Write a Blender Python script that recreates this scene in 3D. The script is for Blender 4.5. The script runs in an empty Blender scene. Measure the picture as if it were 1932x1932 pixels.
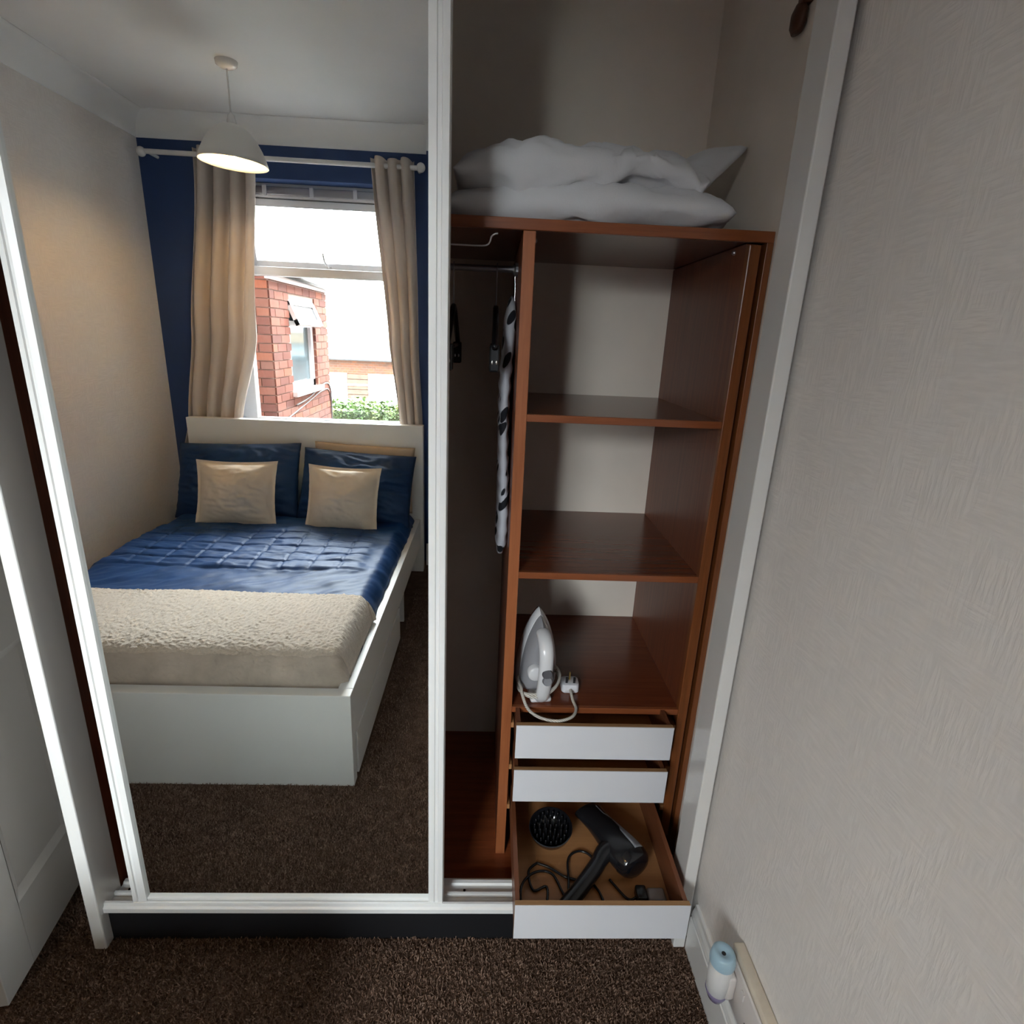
import bpy, bmesh, math, random
from mathutils import Vector, Matrix, noise
random.seed(7)
PI = math.pi
S = bpy.context.scene
COL = S.collection
V = Vector

# ------------------------------------------------------------------ camera
YM = -0.036                                   # plane of the mirror glass
def R(yv):                                    # depth seen in the mirror -> real y
    return 2 * YM - yv
def camera():
    yaw, pit, rol = math.radians(2.5725), math.radians(17.2365), math.radians(2.6164)
    fw = V((math.sin(yaw) * math.cos(pit), math.cos(yaw) * math.cos(pit), -math.sin(pit)))
    r = fw.cross(V((0, 0, 1))).normalized(); u = r.cross(fw)
    r2 = r * math.cos(rol) + u * math.sin(rol); u2 = u * math.cos(rol) - r * math.sin(rol)
    cd = bpy.data.cameras.new('camera'); c = bpy.data.objects.new('camera', cd); COL.objects.link(c)
    cd.sensor_width = 36; cd.sensor_height = 36; cd.lens = 1067.659 * 36 / 1932; cd.clip_start = .02
    m = Matrix((r2, u2, -fw)).transposed().to_4x4(); m.translation = (0, -1.1568, 1.55)
    c.matrix_world = m; S.camera = c
camera()
# ------------------------------------------------------------------ sky, exposure
w = bpy.data.worlds.new('overcast_sky'); S.world = w; w.use_nodes = True
bg = w.node_tree.nodes['Background']; bg.inputs[0].default_value = (.93, .97, 1.0, 1); bg.inputs[1].default_value = 13
S.view_settings.view_transform = 'Standard'; S.view_settings.look = 'None'
S.view_settings.exposure = 1.95; S.view_settings.gamma = 1; S.view_settings.use_curve_mapping = False
pl = bpy.data.lights.new('window_portal', 'AREA'); pl.shape = 'RECTANGLE'; pl.size = 1.16; pl.size_y = 1.46; pl.cycles.is_portal = True
po = bpy.data.objects.new('window_portal', pl); COL.objects.link(po)
po.location = (-1.08, R(3.02), 1.63); po.rotation_euler = (PI / 2, 0, 0)

# ------------------------------------------------------------------ materials
MATS = {}
def nodes(name):
    m = bpy.data.materials.new(name); m.use_nodes = True
    nt = m.node_tree; b = nt.nodes['Principled BSDF']; MATS[name] = m
    return m, nt, b, nt.links.new
def mapping(nt, scale=(1, 1, 1), rot=(0, 0, 0)):
    tc = nt.nodes.new('ShaderNodeTexCoord'); mp = nt.nodes.new('ShaderNodeMapping')
    mp.inputs['Scale'].default_value = scale; mp.inputs['Rotation'].default_value = rot
    nt.links.new(tc.outputs['Object'], mp.inputs[0]); return mp.outputs[0]
def tnoise(nt, vec, scale, detail=3, rough=.55):
    n = nt.nodes.new('ShaderNodeTexNoise'); n.inputs['Scale'].default_value = scale
    n.inputs['Detail'].default_value = detail; n.inputs['Roughness'].default_value = rough
    nt.links.new(vec, n.inputs['Vector']); return n.outputs['Fac']
def ramp(nt, fac, stops):
    r = nt.nodes.new('ShaderNodeValToRGB'); e = r.color_ramp.elements
    while len(e) < len(stops): e.new(.5)
    for x, (p, c) in zip(e, stops): x.position = p; x.color = (*c, 1)
    nt.links.new(fac, r.inputs[0]); return r.outputs[0]
def math_(nt, op, a, b):
    n = nt.nodes.new('ShaderNodeMath'); n.operation = op
    for i, x in enumerate((a, b)):
        if isinstance(x, (int, float)): n.inputs[i].default_value = x
        else: nt.links.new(x, n.inputs[i])
    return n.outputs[0]
def bump(nt, b, h, strength, dist):
    n = nt.nodes.new('ShaderNodeBump'); n.inputs['Strength'].default_value = strength; n.inputs['Distance'].default_value = dist
    nt.links.new(h, n.inputs['Height']); nt.links.new(n.outputs[0], b.inputs['Normal'])
def mul(c, k): return tuple(min(1, x * k) for x in c)
def plain(name, col, rough=.5, var=.0, vs=6, bs=0, bst=.3, bd=.002, stretch=(1, 1, 1), metal=0, coat=0, sheen=0, spec=.5):
    m, nt, b, L = nodes(name)
    b.inputs['Base Color'].default_value = (*col, 1); b.inputs['Roughness'].default_value = rough
    b.inputs['Metallic'].default_value = metal; b.inputs['Coat Weight'].default_value = coat
    b.inputs['Specular IOR Level'].default_value = spec
    if sheen: b.inputs['Sheen Weight'].default_value = sheen; b.inputs['Sheen Roughness'].default_value = .5
    vec = mapping(nt, stretch)
    if var: L(ramp(nt, tnoise(nt, vec, vs, 4), [(.3, mul(col, 1 - var)), (.7, mul(col, 1 + var))]), b.inputs['Base Color'])
    if bs: bump(nt, b, tnoise(nt, vec, bs, 4), bst, bd)
    return m
def wood(name, dark, light, grain='z', rough=.28, coat=.25, sc=1.0):
    m, nt, b, L = nodes(name)
    st = {'x': (1.2, 26, 26), 'y': (26, 1.2, 26), 'z': (26, 26, 1.2)}[grain]
    vec = mapping(nt, tuple(s * sc for s in st))
    f1 = tnoise(nt, vec, 2.2, 6, .65); f2 = tnoise(nt, vec, 9, 3, .6)
    f = math_(nt, 'ADD', math_(nt, 'MULTIPLY', f1, .7), math_(nt, 'MULTIPLY', f2, .3))
    L(ramp(nt, f, [(.34, dark), (.52, tuple((a + c) / 2 for a, c in zip(dark, light))), (.68, light)]), b.inputs['Base Color'])
    b.inputs['Roughness'].default_value = rough; b.inputs['Coat Weight'].default_value = coat; b.inputs['Coat Roughness'].default_value = .2
    bump(nt, b, f2, .12, .0006); return m
def wallpaper(name, col, rough=.65, strength=.32):
    m, nt, b, L = nodes(name)
    a = tnoise(nt, mapping(nt, (1, 1, .14)), 190, 2); c = tnoise(nt, mapping(nt, (.13, .13, 1)), 170, 2)
    msk = tnoise(nt, mapping(nt), 14, 2)
    mk = ramp(nt, msk, [(.42, (0, 0, 0)), (.58, (1, 1, 1))])
    mx = nt.nodes.new('ShaderNodeMix'); mx.data_type = 'FLOAT'; L(mk, mx.inputs[0]); L(a, mx.inputs[2]); L(c, mx.inputs[3])
    L(ramp(nt, mx.outputs[0], [(.35, mul(col, .955)), (.65, mul(col, 1.03))]), b.inputs['Base Color'])
    b.inputs['Roughness'].default_value = rough
    bump(nt, b, ramp(nt, mx.outputs[0], [(.4, (0, 0, 0)), (.62, (1, 1, 1))]), strength, .0012); return m

wallpaper('wall_paper', (.82, .775, .735))
plain('alcove_plaster', (.82, .74, .65), .8, .06, 3, 60, .15, .001)
plain('ceiling_paint', (.86, .86, .85), .8, .02, 3, 40, .12, .001)
plain('navy_paint', (.020, .052, .16), .55, .05, 4, 200, .1, .0006)
plain('white_gloss', (.76, .75, .73), .24, .02, 5, 0, coat=.25)
plain('white_frame', (.80, .80, .79), .33)
plain('upvc', (.72, .72, .74), .3)
plain('bed_white', (.78, .77, .74), .38, .015, 4)
plain('drawer_white', (.74, .75, .79), .35)
plain('black_board', (.006, .006, .008), .6)
wood('mahogany_v', (.12, .030, .013), (.23, .066, .026), 'z', .38, .03)
wood('mahogany_h', (.12, .028, .011), (.19, .048, .018), 'x', .22, .1)
wood('mahogany_base', (.16, .036, .012), (.30, .078, .026), 'x', .3, .1)
wood('lipping_v', (.28, .085, .030), (.42, .14, .052), 'z', .32, .2)
wood('lipping_dark', (.15, .045, .013), (.27, .085, .024), 'z', .32, .2)
wood('lipping_h', (.20, .055, .018), (.32, .095, .032), 'x', .32, .2)
wood('chipboard', (.27, .14, .06), (.38, .21, .095), 'x', .7, 0)
wood('hardboard', (.36, .165, .065), (.46, .225, .09), 'x', .5, .05, .4)
wood('drawer_side', (.13, .042, .018), (.21, .072, .03), 'y', .4, .1)
plain('dark_peg', (.075, .025, .010), .45)
plain('chrome', (.75, .75, .76), .18, metal=1)
plain('dull_steel', (.42, .42, .45), .4, metal=1)
plain('bright_wire', (.85, .85, .86), .3, metal=.6)
plain('brass', (.70, .48, .16), .3, metal=1)
plain('black_plastic', (.012, .012, .014), .26)
plain('black_gloss', (.008, .008, .010), .16, coat=.3)
plain('grey_stripe', (.32, .33, .36), .3, metal=.4)
plain('clear_plastic', (.23, .20, .19), .2)
plain('iron_white', (.74, .74, .76), .25, coat=.2)
plain('iron_tank', (.30, .30, .32), .22, .03, 8, coat=.3)
plain('iron_grey', (.10, .10, .11), .35)
plain('plug_white', (.74, .74, .78), .35)
plain('socket_cream', (.66, .58, .47), .4, .12, 14)
plain('socket_white', (.68, .63, .60), .35)
plain('freshener_white', (.72, .71, .70), .35)
plain('freshener_blue', (.36, .52, .62), .35)
plain('freshener_purple', (.26, .22, .36), .15)
plain('shade_white', (.80, .79, .76), .5)
plain('pillow_cotton', (.70, .70, .72), .9, .03, 5, 240, .25, .0012, sheen=.2)
plain('navy_cotton', (.007, .034, .100), .6, .15, 5, 300, .2, .001, spec=.3)
plain('navy_quilt', (.007, .045, .150), .55, .18, 6, 300, .2, .001, spec=.3)
plain('cushion_linen', (.72, .60, .46), .85, .05, 6, 420, .3, .001, sheen=.2)
plain('beige_pillow', (.55, .43, .31), .85, .04, 6)
plain('curtain_cloth', (.76, .68, .615), .75, .04, 5, 350, .2, .0008)
def translucent(name, col, k):
    nt = MATS[name].node_tree; t = nt.nodes.new('ShaderNodeBsdfTranslucent'); t.inputs[0].default_value = (*col, 1)
    x = nt.nodes.new('ShaderNodeMixShader'); x.inputs[0].default_value = k
    nt.links.new(nt.nodes['Principled BSDF'].outputs[0], x.inputs[1]); nt.links.new(t.outputs[0], x.inputs[2]); nt.links.new(x.outputs[0], nt.nodes['Material Output'].inputs[0])
translucent('curtain_cloth', (.60, .53, .48), .25)
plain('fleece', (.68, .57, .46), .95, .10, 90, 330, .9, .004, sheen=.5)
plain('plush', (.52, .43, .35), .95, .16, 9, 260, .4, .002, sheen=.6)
plain('mattress_cloth', (.6, .6, .6), .9)
plain('slate', (.05, .056, .066), .6, .2, 12)
plain('gutter_grey', (.03, .032, .036), .4)
plain('mortar', (.33, .25, .21), .9, .1, 20)
plain('render_cream', (.24, .19, .13), .9)
plain('leanto_glass', (.05, .058, .062), .6, .06, 4)
plain('fence_wood', (.055, .029, .017), .8, .3, 10)
plain('white_panel', (.8, .8, .8), .6)
plain('house_glass', (.10, .15, .17), .08, .25, 2)
plain('concrete', (.30, .29, .27), .9, .15, 3)
plain('cable_grey', (.10, .085, .085), .6)
def carpet():
    m, nt, b, L = nodes('carpet')
    v = mapping(nt)
    f1 = tnoise(nt, v, 320, 3, .7); f2 = tnoise(nt, v, 22, 4, .6); f3 = tnoise(nt, v, 4, 2)
    f = math_(nt, 'ADD', math_(nt, 'MULTIPLY', f1, .55), math_(nt, 'ADD', math_(nt, 'MULTIPLY', f2, .3), math_(nt, 'MULTIPLY', f3, .15)))
    L(ramp(nt, f, [(.36, (.030, .016, .010)), (.5, (.105, .060, .040)), (.64, (.235, .150, .105))]), b.inputs['Base Color'])
    b.inputs['Roughness'].default_value = 1; b.inputs['Specular IOR Level'].default_value = .1
    b.inputs['Sheen Weight'].default_value = .25; b.inputs['Sheen Tint'].default_value = (.6, .45, .35, 1)
    bump(nt, b, f1, .9, .006)
carpet()
def pile():
    m, nt, b, L = nodes('carpet_pile')
    v = mapping(nt, (1, 1, .15))
    f = math_(nt, 'ADD', math_(nt, 'MULTIPLY', tnoise(nt, v, 210, 2, .6), .75), math_(nt, 'MULTIPLY', tnoise(nt, v, 28, 3), .25))
    L(ramp(nt, f, [(.34, (.085, .047, .032)), (.5, (.20, .122, .086)), (.66, (.38, .262, .20))]), b.inputs['Base Color'])
    b.inputs['Roughness'].default_value = .9; b.inputs['Specular IOR Level'].default_value = .2
pile()
def mirror():
    m, nt, b, L = nodes('mirror_silver')
    g = nt.nodes.new('ShaderNodeBsdfGlossy'); g.inputs['Roughness'].default_value = 0; g.inputs['Color'].default_value = (.90, .92, .91, 1)
    L(g.outputs[0], nt.nodes['Material Output'].inputs[0])
mirror()
def glass():
    m, nt, b, L = nodes('window_glass')
    t = nt.nodes.new('ShaderNodeBsdfTransparent'); t.inputs[0].default_value = (.95, .97, .97, 1)
    g = nt.nodes.new('ShaderNodeBsdfGlossy'); g.inputs['Roughness'].default_value = 0
    f = nt.nodes.new('ShaderNodeFresnel'); f.inputs[0].default_value = 1.3
    x = nt.nodes.new('ShaderNodeMixShader'); L(f.outputs[0], x.inputs[0]); L(t.outputs[0], x.inputs[1]); L(g.outputs[0], x.inputs[2])
    L(x.outputs[0], nt.nodes['Material Output'].inputs[0])
glass()
def emit(name, col, st):
    m, nt, b, L = nodes(name); b.inputs['Base Color'].default_value = (*col, 1)
    b.inputs['Emission Color'].default_value = (*col, 1); b.inputs['Emission Strength'].default_value = st
emit('bulb_glow', (1, .60, .23), 52)
def brickmat():
    m, nt, b, L = nodes('brick')
    oi = nt.nodes.new('ShaderNodeObjectInfo')
    c = ramp(nt, oi.outputs['Random'], [(0, (.15, .062, .050)), (.3, (.22, .085, .062)), (.6, (.25, .105, .074)), (.85, (.22, .11, .085)), (1, (.31, .108, .060))])
    mx = nt.nodes.new('ShaderNodeMix'); mx.data_type = 'RGBA'; mx.blend_type = 'MULTIPLY'; mx.inputs[0].default_value = .6
    L(c, mx.inputs[6]); L(ramp(nt, tnoise(nt, mapping(nt), 25, 4), [(.3, (.6, .6, .6)), (.7, (1, 1, 1))]), mx.inputs[7])
    L(mx.outputs[2], b.inputs['Base Color']); b.inputs['Roughness'].default_value = .95; b.inputs['Specular IOR Level'].default_value = .2
    m, nt, b, L = nodes('far_brick'); b.inputs['Specular IOR Level'].default_value = .2
    t = nt.nodes.new('ShaderNodeTexBrick'); L(mapping(nt, rot=(PI / 2, 0, 0)), t.inputs[0]); t.inputs['Scale'].default_value = 4.4
    t.inputs['Color1'].default_value = (.095, .036, .018, 1); t.inputs['Color2'].default_value = (.055, .027, .018, 1); t.inputs['Mortar'].default_value = (.08, .057, .045, 1)
    L(t.outputs[0], b.inputs['Base Color']); b.inputs['Roughness'].default_value = .9
brickmat()
def leafmat():
    m, nt, b, L = nodes('leaf')
    v = mapping(nt)
    L(ramp(nt, tnoise(nt, v, 5, 3), [(.3, (.025, .055, .012)), (.5, (.045, .085, .018)), (.7, (.10, .125, .02))]), b.inputs['Base Color']); b.inputs['Roughness'].default_value = .6
leafmat()
def boardcover():
    m, nt, b, L = nodes('board_cover')
    vo = nt.nodes.new('ShaderNodeTexVoronoi'); vo.inputs['Scale'].default_value = 1
    mo = mapping(nt, (.030, .10, .085), (0, .55, 0)); mo.node.vector_type = 'TEXTURE'; L(mo, vo.inputs['Vector'])
    L(ramp(nt, vo.outputs['Distance'], [(.33, (.012, .013, .02)), (.36, (.72, .73, .80))]), b.inputs['Base Color']); b.inputs['Roughness'].default_value = .85
boardcover()
def braided():
    m, nt, b, L = nodes('braided_cord')
    wv = nt.nodes.new('ShaderNodeTexWave'); wv.inputs['Scale'].default_value = 95; wv.bands_direction = 'DIAGONAL'
    L(mapping(nt), wv.inputs['Vector'])
    L(ramp(nt, wv.outputs['Fac'], [(.25, (.34, .31, .27)), (.45, (.70, .66, .59))]), b.inputs['Base Color']); b.inputs['Roughness'].default_value = .85
braided()

# ------------------------------------------------------------------ builders
def wm(o):
    m = o.matrix_basis.copy()
    while o.parent: o = o.parent; m = o.matrix_basis @ m
    return m
class MB:
    def __init__(s): s.bm = bmesh.new()
    def box(s, x0, x1, y0, y1, z0, z1, bev=0, seg=2, M=None):
        m = Matrix.Translation(((x0 + x1) / 2, (y0 + y1) / 2, (z0 + z1) / 2)) @ Matrix.Diagonal((abs(x1 - x0), abs(y1 - y0), abs(z1 - z0), 1))
        if M is not None: m = M @ m
        r = bmesh.ops.create_cube(s.bm, size=1, matrix=m)
        if bev:
            es = list({e for v in r['verts'] for e in v.link_edges})
            bmesh.ops.bevel(s.bm, geom=es, offset=bev, segments=seg, affect='EDGES', profile=.5, clamp_overlap=True)
        return s
    def rings(s, rs, cap=True, closed=True):
        vs = [[s.bm.verts.new(p) for p in r] for r in rs]; n = len(rs[0])
        for a, b in zip(vs, vs[1:]):
            for i in range(n if closed else n - 1):
                j = (i + 1) % n
                try: s.bm.faces.new((a[i], a[j], b[j], b[i]))
                except ValueError: pass
        if cap:
            for r in (vs[0][::-1], vs[-1]):
                try: s.bm.faces.new(r)
                except ValueError: pass
        return s
    def tube(s, pts, r, n=8, cap=True):
        pts = [V(p) for p in pts]; rs = []; up = V((.13, .29, .95)).normalized()
        for i, p in enumerate(pts):
            t = (pts[min(i + 1, len(pts) - 1)] - pts[max(i - 1, 0)]).normalized()
            a = t.cross(up)
            if a.length < .05: a = t.cross(V((1, 0, 0)))
            a.normalize(); b = t.cross(a); up = -b if False else (a.cross(t)).normalized()
            rr = r[i] if isinstance(r, (list, tuple)) else r
            rs.append([p + (a * math.cos(2 * PI * k / n) + b * math.sin(2 * PI * k / n)) * rr for k in range(n)])
        return s.rings(rs, cap)
    def lathe(s, prof, c=(0, 0, 0), n=32, M=None, cap=False):
        M = M or Matrix.Identity(4); c = V(c)
        rs = [[M @ V((r * math.cos(2 * PI * k / n), r * math.sin(2 * PI * k / n), z)) + c for k in range(n)] for r, z in prof]
        return s.rings(rs, cap)
    def grid(s, nu, nv, f, closed=False):
        vs = [[s.bm.verts.new(f(i / nu, j / nv)) for j in range(nv + 1)] for i in range(nu + 1)]
        for i in range(nu):
            for j in range(nv): s.bm.faces.new((vs[i][j], vs[i + 1][j], vs[i + 1][j + 1], vs[i][j + 1]))
        return s
    def sphere(s, c, r, sx=1, sy=1, sz=1, u=16, v=10):
        bmesh.ops.create_uvsphere(s.bm, u_segments=u, v_segments=v, radius=r, matrix=Matrix.Translation(c) @ Matrix.Diagonal((sx, sy, sz, 1))); return s
    def build(s, name, mat, parent=None, smooth=False, weld=0, angle=None):
        if weld: bmesh.ops.remove_doubles(s.bm, verts=s.bm.verts, dist=weld)
        bmesh.ops.recalc_face_normals(s.bm, faces=s.bm.faces)
        me = bpy.data.meshes.new(name)
        o = bpy.data.objects.new(name, me)
        if parent is not None: o.parent = parent; s.bm.transform(wm(parent).inverted())
        s.bm.to_mesh(me); s.bm.free()
        for mm in (mat if isinstance(mat, (list, tuple)) else [mat]): me.materials.append(MATS[mm])
        COL.objects.link(o)
        if smooth:
            me.polygons.foreach_set('use_smooth', [True] * len(me.polygons))
            if angle: me.set_sharp_from_angle(angle=math.radians(angle))
        return o
def tag(o, label, cat, group=None, kind=None):
    o['label'] = label; o['category'] = cat
    if group: o['group'] = group
    if kind: o['kind'] = kind
    return o
def thing(name, label, cat, loc, rotz=0, group=None):
    o = bpy.data.objects.new(name, None); o.empty_display_size = .05; o.location = loc; o.rotation_euler = (0, 0, rotz)
    COL.objects.link(o); o.matrix_basis = Matrix.Translation(loc) @ Matrix.Rotation(rotz, 4, 'Z')
    return tag(o, label, cat, group)
def struct(o, label, cat): return tag(o, label, cat, kind='structure')
def box(name, mat, x0, x1, y0, y1, z0, z1, parent=None, bev=0, smooth=False):
    return MB().box(x0, x1, y0, y1, z0, z1, bev).build(name, mat, parent)
def spline(pts, n=8):
    P = [V(p) for p in pts]; out = []
    for i in range(len(P) - 1):
        a, b, c, d = P[max(i - 1, 0)], P[i], P[i + 1], P[min(i + 2, len(P) - 1)]
        for k in range(n):
            t = k / n
            out.append(.5 * (2 * b + (c - a) * t + (2 * a - 5 * b + 4 * c - d) * t * t + (3 * b - a - 3 * c + d) * t ** 3))
    return out + [P[-1]]
def nz(x, y, z=0): return noise.noise(V((x, y, z)))
def fbm(x, y, z=0, o=4): return noise.fractal(V((x, y, z)), 1.0, 2.0, o)

# ------------------------------------------------------------------ dimensions
XLW, XRW, XA = -2.062, .583, .608          # left wall, right wall of the room, right wall of the alcove
YB, YW, ZC = .735, R(2.607), 2.652         # alcove back, window wall, ceiling
XL, XRP = -.941, .535                      # inner faces of the white end panels
YS = .179                                  # front of the wooden shelf unit

def BEDCLEAR(x, y):                        # keep the pile clear of bed and panels
    return (y < R(.489) + .004 and x < -.43) or (-.075 < y < .02 and (-.975 < x < XL or x > XRP)) or (y > -.21 and x < -1.085 - .16 * (y + .2))
# ------------------------------------------------------------------ room shell
m = MB(); m.box(-2.5, 1.0, R(2.8), 1.75, -.1, 0)
struct(m.build('floor', 'carpet'), 'dark brown carpet covering the bedroom floor', 'carpet')
struct(box('ceiling', 'ceiling_paint', -2.5, 1.0, R(2.8), 1.75, ZC, ZC + .1), 'plain pale grey white bedroom ceiling', 'ceiling')
struct(box('wall_left', 'wall_paper', XLW - .1, XLW, YW, .60, 0, ZC), 'pale textured wallpaper wall running along the bed', 'wall')
struct(box('wall_right', 'wall_paper', XRW, XRW + .1, YW, .016, 0, ZC), 'pale embossed wallpaper wall beside the wardrobe', 'wall')
struct(box('wall_alcove', 'alcove_plaster', XA, XA + .075, .016, YB + .1, 0, ZC), 'bare plaster side wall inside the wardrobe alcove', 'wall')
struct(box('wall_front', 'alcove_plaster', -1.0, XA, YB, YB + .1, 0, ZC), 'bare plaster wall at the back of the wardrobe alcove', 'wall')
struct(box('wall_partition', 'wall_paper', -1.0, -.975, .016, YB, 0, ZC), 'thin partition wall closing the wardrobe end by the door', 'wall')
m = MB(); m.box(XLW, -1.985, .60, .70, 0, ZC); m.box(-1.985, -1.215, .60, .70, 2.03, ZC); m.box(-1.215, -1.0, .60, .70, 0, ZC)
struct(m.build('wall_doorway', 'wall_paper'), 'wall with the open doorway beside the wardrobe', 'wall')
m = MB(); m.box(-2.4, -2.3, .7, 1.7, 0, ZC); m.box(-2.3, -.9, 1.6, 1.7, 0, ZC); m.box(-1.0, -.9, YB + .1, 1.6, 0, ZC); m.box(-2.3, -2.163, .6, .7, 0, ZC)
struct(m.build('wall_landing', 'wall_paper'), 'landing walls beyond the open bedroom door', 'wall')
# window wall: opening x -1.66..-.50, z .90..2.365
WX0, WX1, WZ0, WZ1 = -1.66, -.50, .90, 2.365
m = MB(); y0, y1 = R(2.79), YW
m.box(XLW - .1, WX0, y0, y1, 0, ZC); m.box(WX1, XRW + .1, y0, y1, 0, ZC); m.box(WX0, WX1, y0, y1, 0, WZ0); m.box(WX0, WX1, y0, y1, WZ1, ZC)
struct(m.build('wall_back', 'navy_paint'), 'navy blue painted window wall behind the headboard', 'wall')
struct(box('wall_pier', 'navy_paint', -.415, XRW, YW, YW + .07, 0, ZC), 'shallow navy pier at the end of the window wall', 'wall')
m = MB(); y0, y1 = R(3.0), R(2.79)
m.box(-5, WX0 - .02, y0, y1, -2.7, 5.2); m.box(WX1 + .02, 4, y0, y1, -2.7, 5.2); m.box(WX0 - .02, WX1 + .02, y0, y1, -2.7, WZ0 - .02); m.box(WX0 - .02, WX1 + .02, y0, y1, WZ1 + .02, 5.2)
struct(m.build('wall_exterior', 'far_brick'), 'outer brick face of the house around the bedroom window', 'wall')
def cove(name, label, a, b, nrm):          # quarter cove under the ceiling from a to b
    a, b, nrm = V(a), V(b), V(nrm); rs = []
    prof = [(0, -.118), (.006, -.118)] + [(.006 + .094 * (1 - math.cos(t)), -.112 + .106 * math.sin(t)) for t in [i * PI / 2 / 10 for i in range(11)]] + [(.104, -.003), (.104, 0), (0, 0)]
    for p in (a, b): rs.append([p + nrm * u + V((0, 0, ZC + v)) for u, v in prof])
    return struct(MB().rings(rs).build(name, 'ceiling_paint', None, True, angle=40), label, 'coving')
cove('trim_1', 'white coving along the top of the navy window wall', (XLW, YW, 0), (-.415, YW, 0), (0, 1, 0))
cove('trim_2', 'white coving along the top of the wall beside the bed', (XLW, .6, 0), (XLW, YW, 0), (1, 0, 0))
cove('trim_3', 'white coving returning over the shallow navy pier', (-.415, YW + .07, 0), (XRW, YW + .07, 0), (0, 1, 0))
def skirting(name, label, a, b, nrm, h=.155):
    a, b, nrm = V(a), V(b), V(nrm)
    prof = [(0, 0), (.016, 0), (.016, h - .045), (.0135, h - .042), (.0145, h - .034), (.012, h - .022), (.008, h - .012), (.007, h), (0, h)]
    return struct(MB().rings([[p + nrm * u + V((0, 0, v)) for u, v in prof] for p in (a, b)]).build(name, 'white_gloss'), label, 'skirting')
skirting('baseboard_right', 'white moulded skirting board below the embossed wall', (XRW, R(2.537), 0), (XRW, -.067, 0), (-1, 0, 0))
skirting('baseboard_left', 'white moulded skirting board behind the bed side', (XLW, .58, 0), (XLW, YW, 0), (1, 0, 0))
skirting('baseboard_back', 'white skirting board on the navy pier beside the bed', (-.415, YW + .07, 0), (XRW - .016, YW + .07, 0), (0, 1, 0))

rp = random.Random(5)
vs_, fs_ = [], []
for i in range(190000):
    if i < 120000: x = rp.uniform(-1.35, XRW - .018); y = rp.uniform(-.78, -.045)
    elif i < 180000: x = rp.uniform(-.43, XRW - .018); y = rp.uniform(-2.2, -.78)
    else: x = rp.uniform(-1.16, -.975); y = rp.uniform(-.05, .40)
    if BEDCLEAR(x, y): continue
    a = rp.uniform(0, 6.283); h_ = rp.uniform(.005, .010); w2 = rp.uniform(.0010, .0019); lx, ly = rp.gauss(0, .0035), rp.gauss(-.001, .0035)
    dx, dy = w2 * math.cos(a), w2 * math.sin(a); n = len(vs_)
    vs_ += [(x - dx, y - dy, 0), (x + dx, y + dy, 0), (x + lx + dx * .7, y + ly + dy * .7, h_), (x + lx - dx * .7, y + ly - dy * .7, h_)]
    fs_.append((n, n + 1, n + 2, n + 3))
cm = bpy.data.meshes.new('carpet_pile'); cm.from_pydata(vs_, [], fs_); cm.materials.append(MATS['carpet_pile'])
co_ = bpy.data.objects.new('carpet_pile', cm); COL.objects.link(co_)
tag(co_, 'short dark brown pile of the carpet in front of the wardrobe', 'carpet pile', kind='stuff')

# ------------------------------------------------------------------ bedroom door (open, beside the wardrobe)
d = bpy.data.objects.new('door_1', None); d.matrix_basis = Matrix.Translation((-1.2, .552, 0)) @ Matrix.Rotation(math.radians(9.2), 4, 'Z'); COL.objects.link(d)
struct(d, 'white panelled bedroom door standing open beside the wardrobe', 'door')
Md = d.matrix_basis                        # local: x across thickness (+x = seen face), -y towards the free edge
def dbox(mb, x0, x1, y0, y1, z0, z1, bev=0): return mb.box(x0, x1, y0, y1, z0, z1, bev, M=Md)
m = MB(); T = .036
dbox(m, -T, 0, -.765, -.665, .008, 1.99, .002); dbox(m, -T, 0, -.10, 0, .008, 1.99, .002)
for z0, z1 in ((.008, .20), (.80, .98), (1.86, 1.99)): dbox(m, -T, 0, -.665, -.10, z0, z1)
dbox(m, -T, 0, -.43, -.335, .2, .8); dbox(m, -T, 0, -.43, -.335, .98, 1.86)
m.build('door_frame', 'white_gloss', d)
for ya, yb in ((-.665, -.43), (-.335, -.10)):
    for za, zb in ((.20, .80), (.98, 1.86)):
        m = MB(); dbox(m, -T + .010, -.010, ya, yb, za, zb)
        for q in range(4):                 # bevelled moulding round the panel
            w_ = .026
            co = [(ya, za), (yb, za), (yb, zb), (ya, zb)]; ci = [(ya + w_, za + w_), (yb - w_, za + w_), (yb - w_, zb - w_), (ya + w_, zb - w_)]
            i, j = q, (q + 1) % 4
            f = [(0, *co[i]), (0, *co[j]), (-.011, *ci[j]), (-.011, *ci[i])]
            m.bm.faces.new([m.bm.verts.new(Md @ V(p)) for p in f])
        m.build('door_panel', 'white_gloss', d)
m = MB()
for s in (1, -1):
    x = 0 if s > 0 else -T
    m.lathe([(.026, 0), (.026, .008), (.011, .012), (.010, .04), (.024, .05), (.027, .062), (.018, .074), (.001, .077)], n=20, M=Md @ Matrix.Translation((x, -.715, .98)) @ Matrix.Rotation(s * PI / 2, 4, 'Y'))
m.build('door_knob', 'brass', d, True)
m = MB()
m.box(-1.985, -1.965, .585, .715, 0, 2.05); m.box(-1.225, -1.205, .585, .715, 0, 2.05); m.box(-1.985, -1.205, .585, .715, 2.03, 2.05)
m.box(-2.045, -1.975, .582, .60, 0, 2.1); m.box(-1.215, -1.15, .582, .60, 0, 2.1); m.box(-2.045, -1.15, .582, .60, 2.04, 2.11)
struct(m.build('trim_4', 'white_gloss'), 'white door frame round the open doorway', 'door frame')

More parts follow.
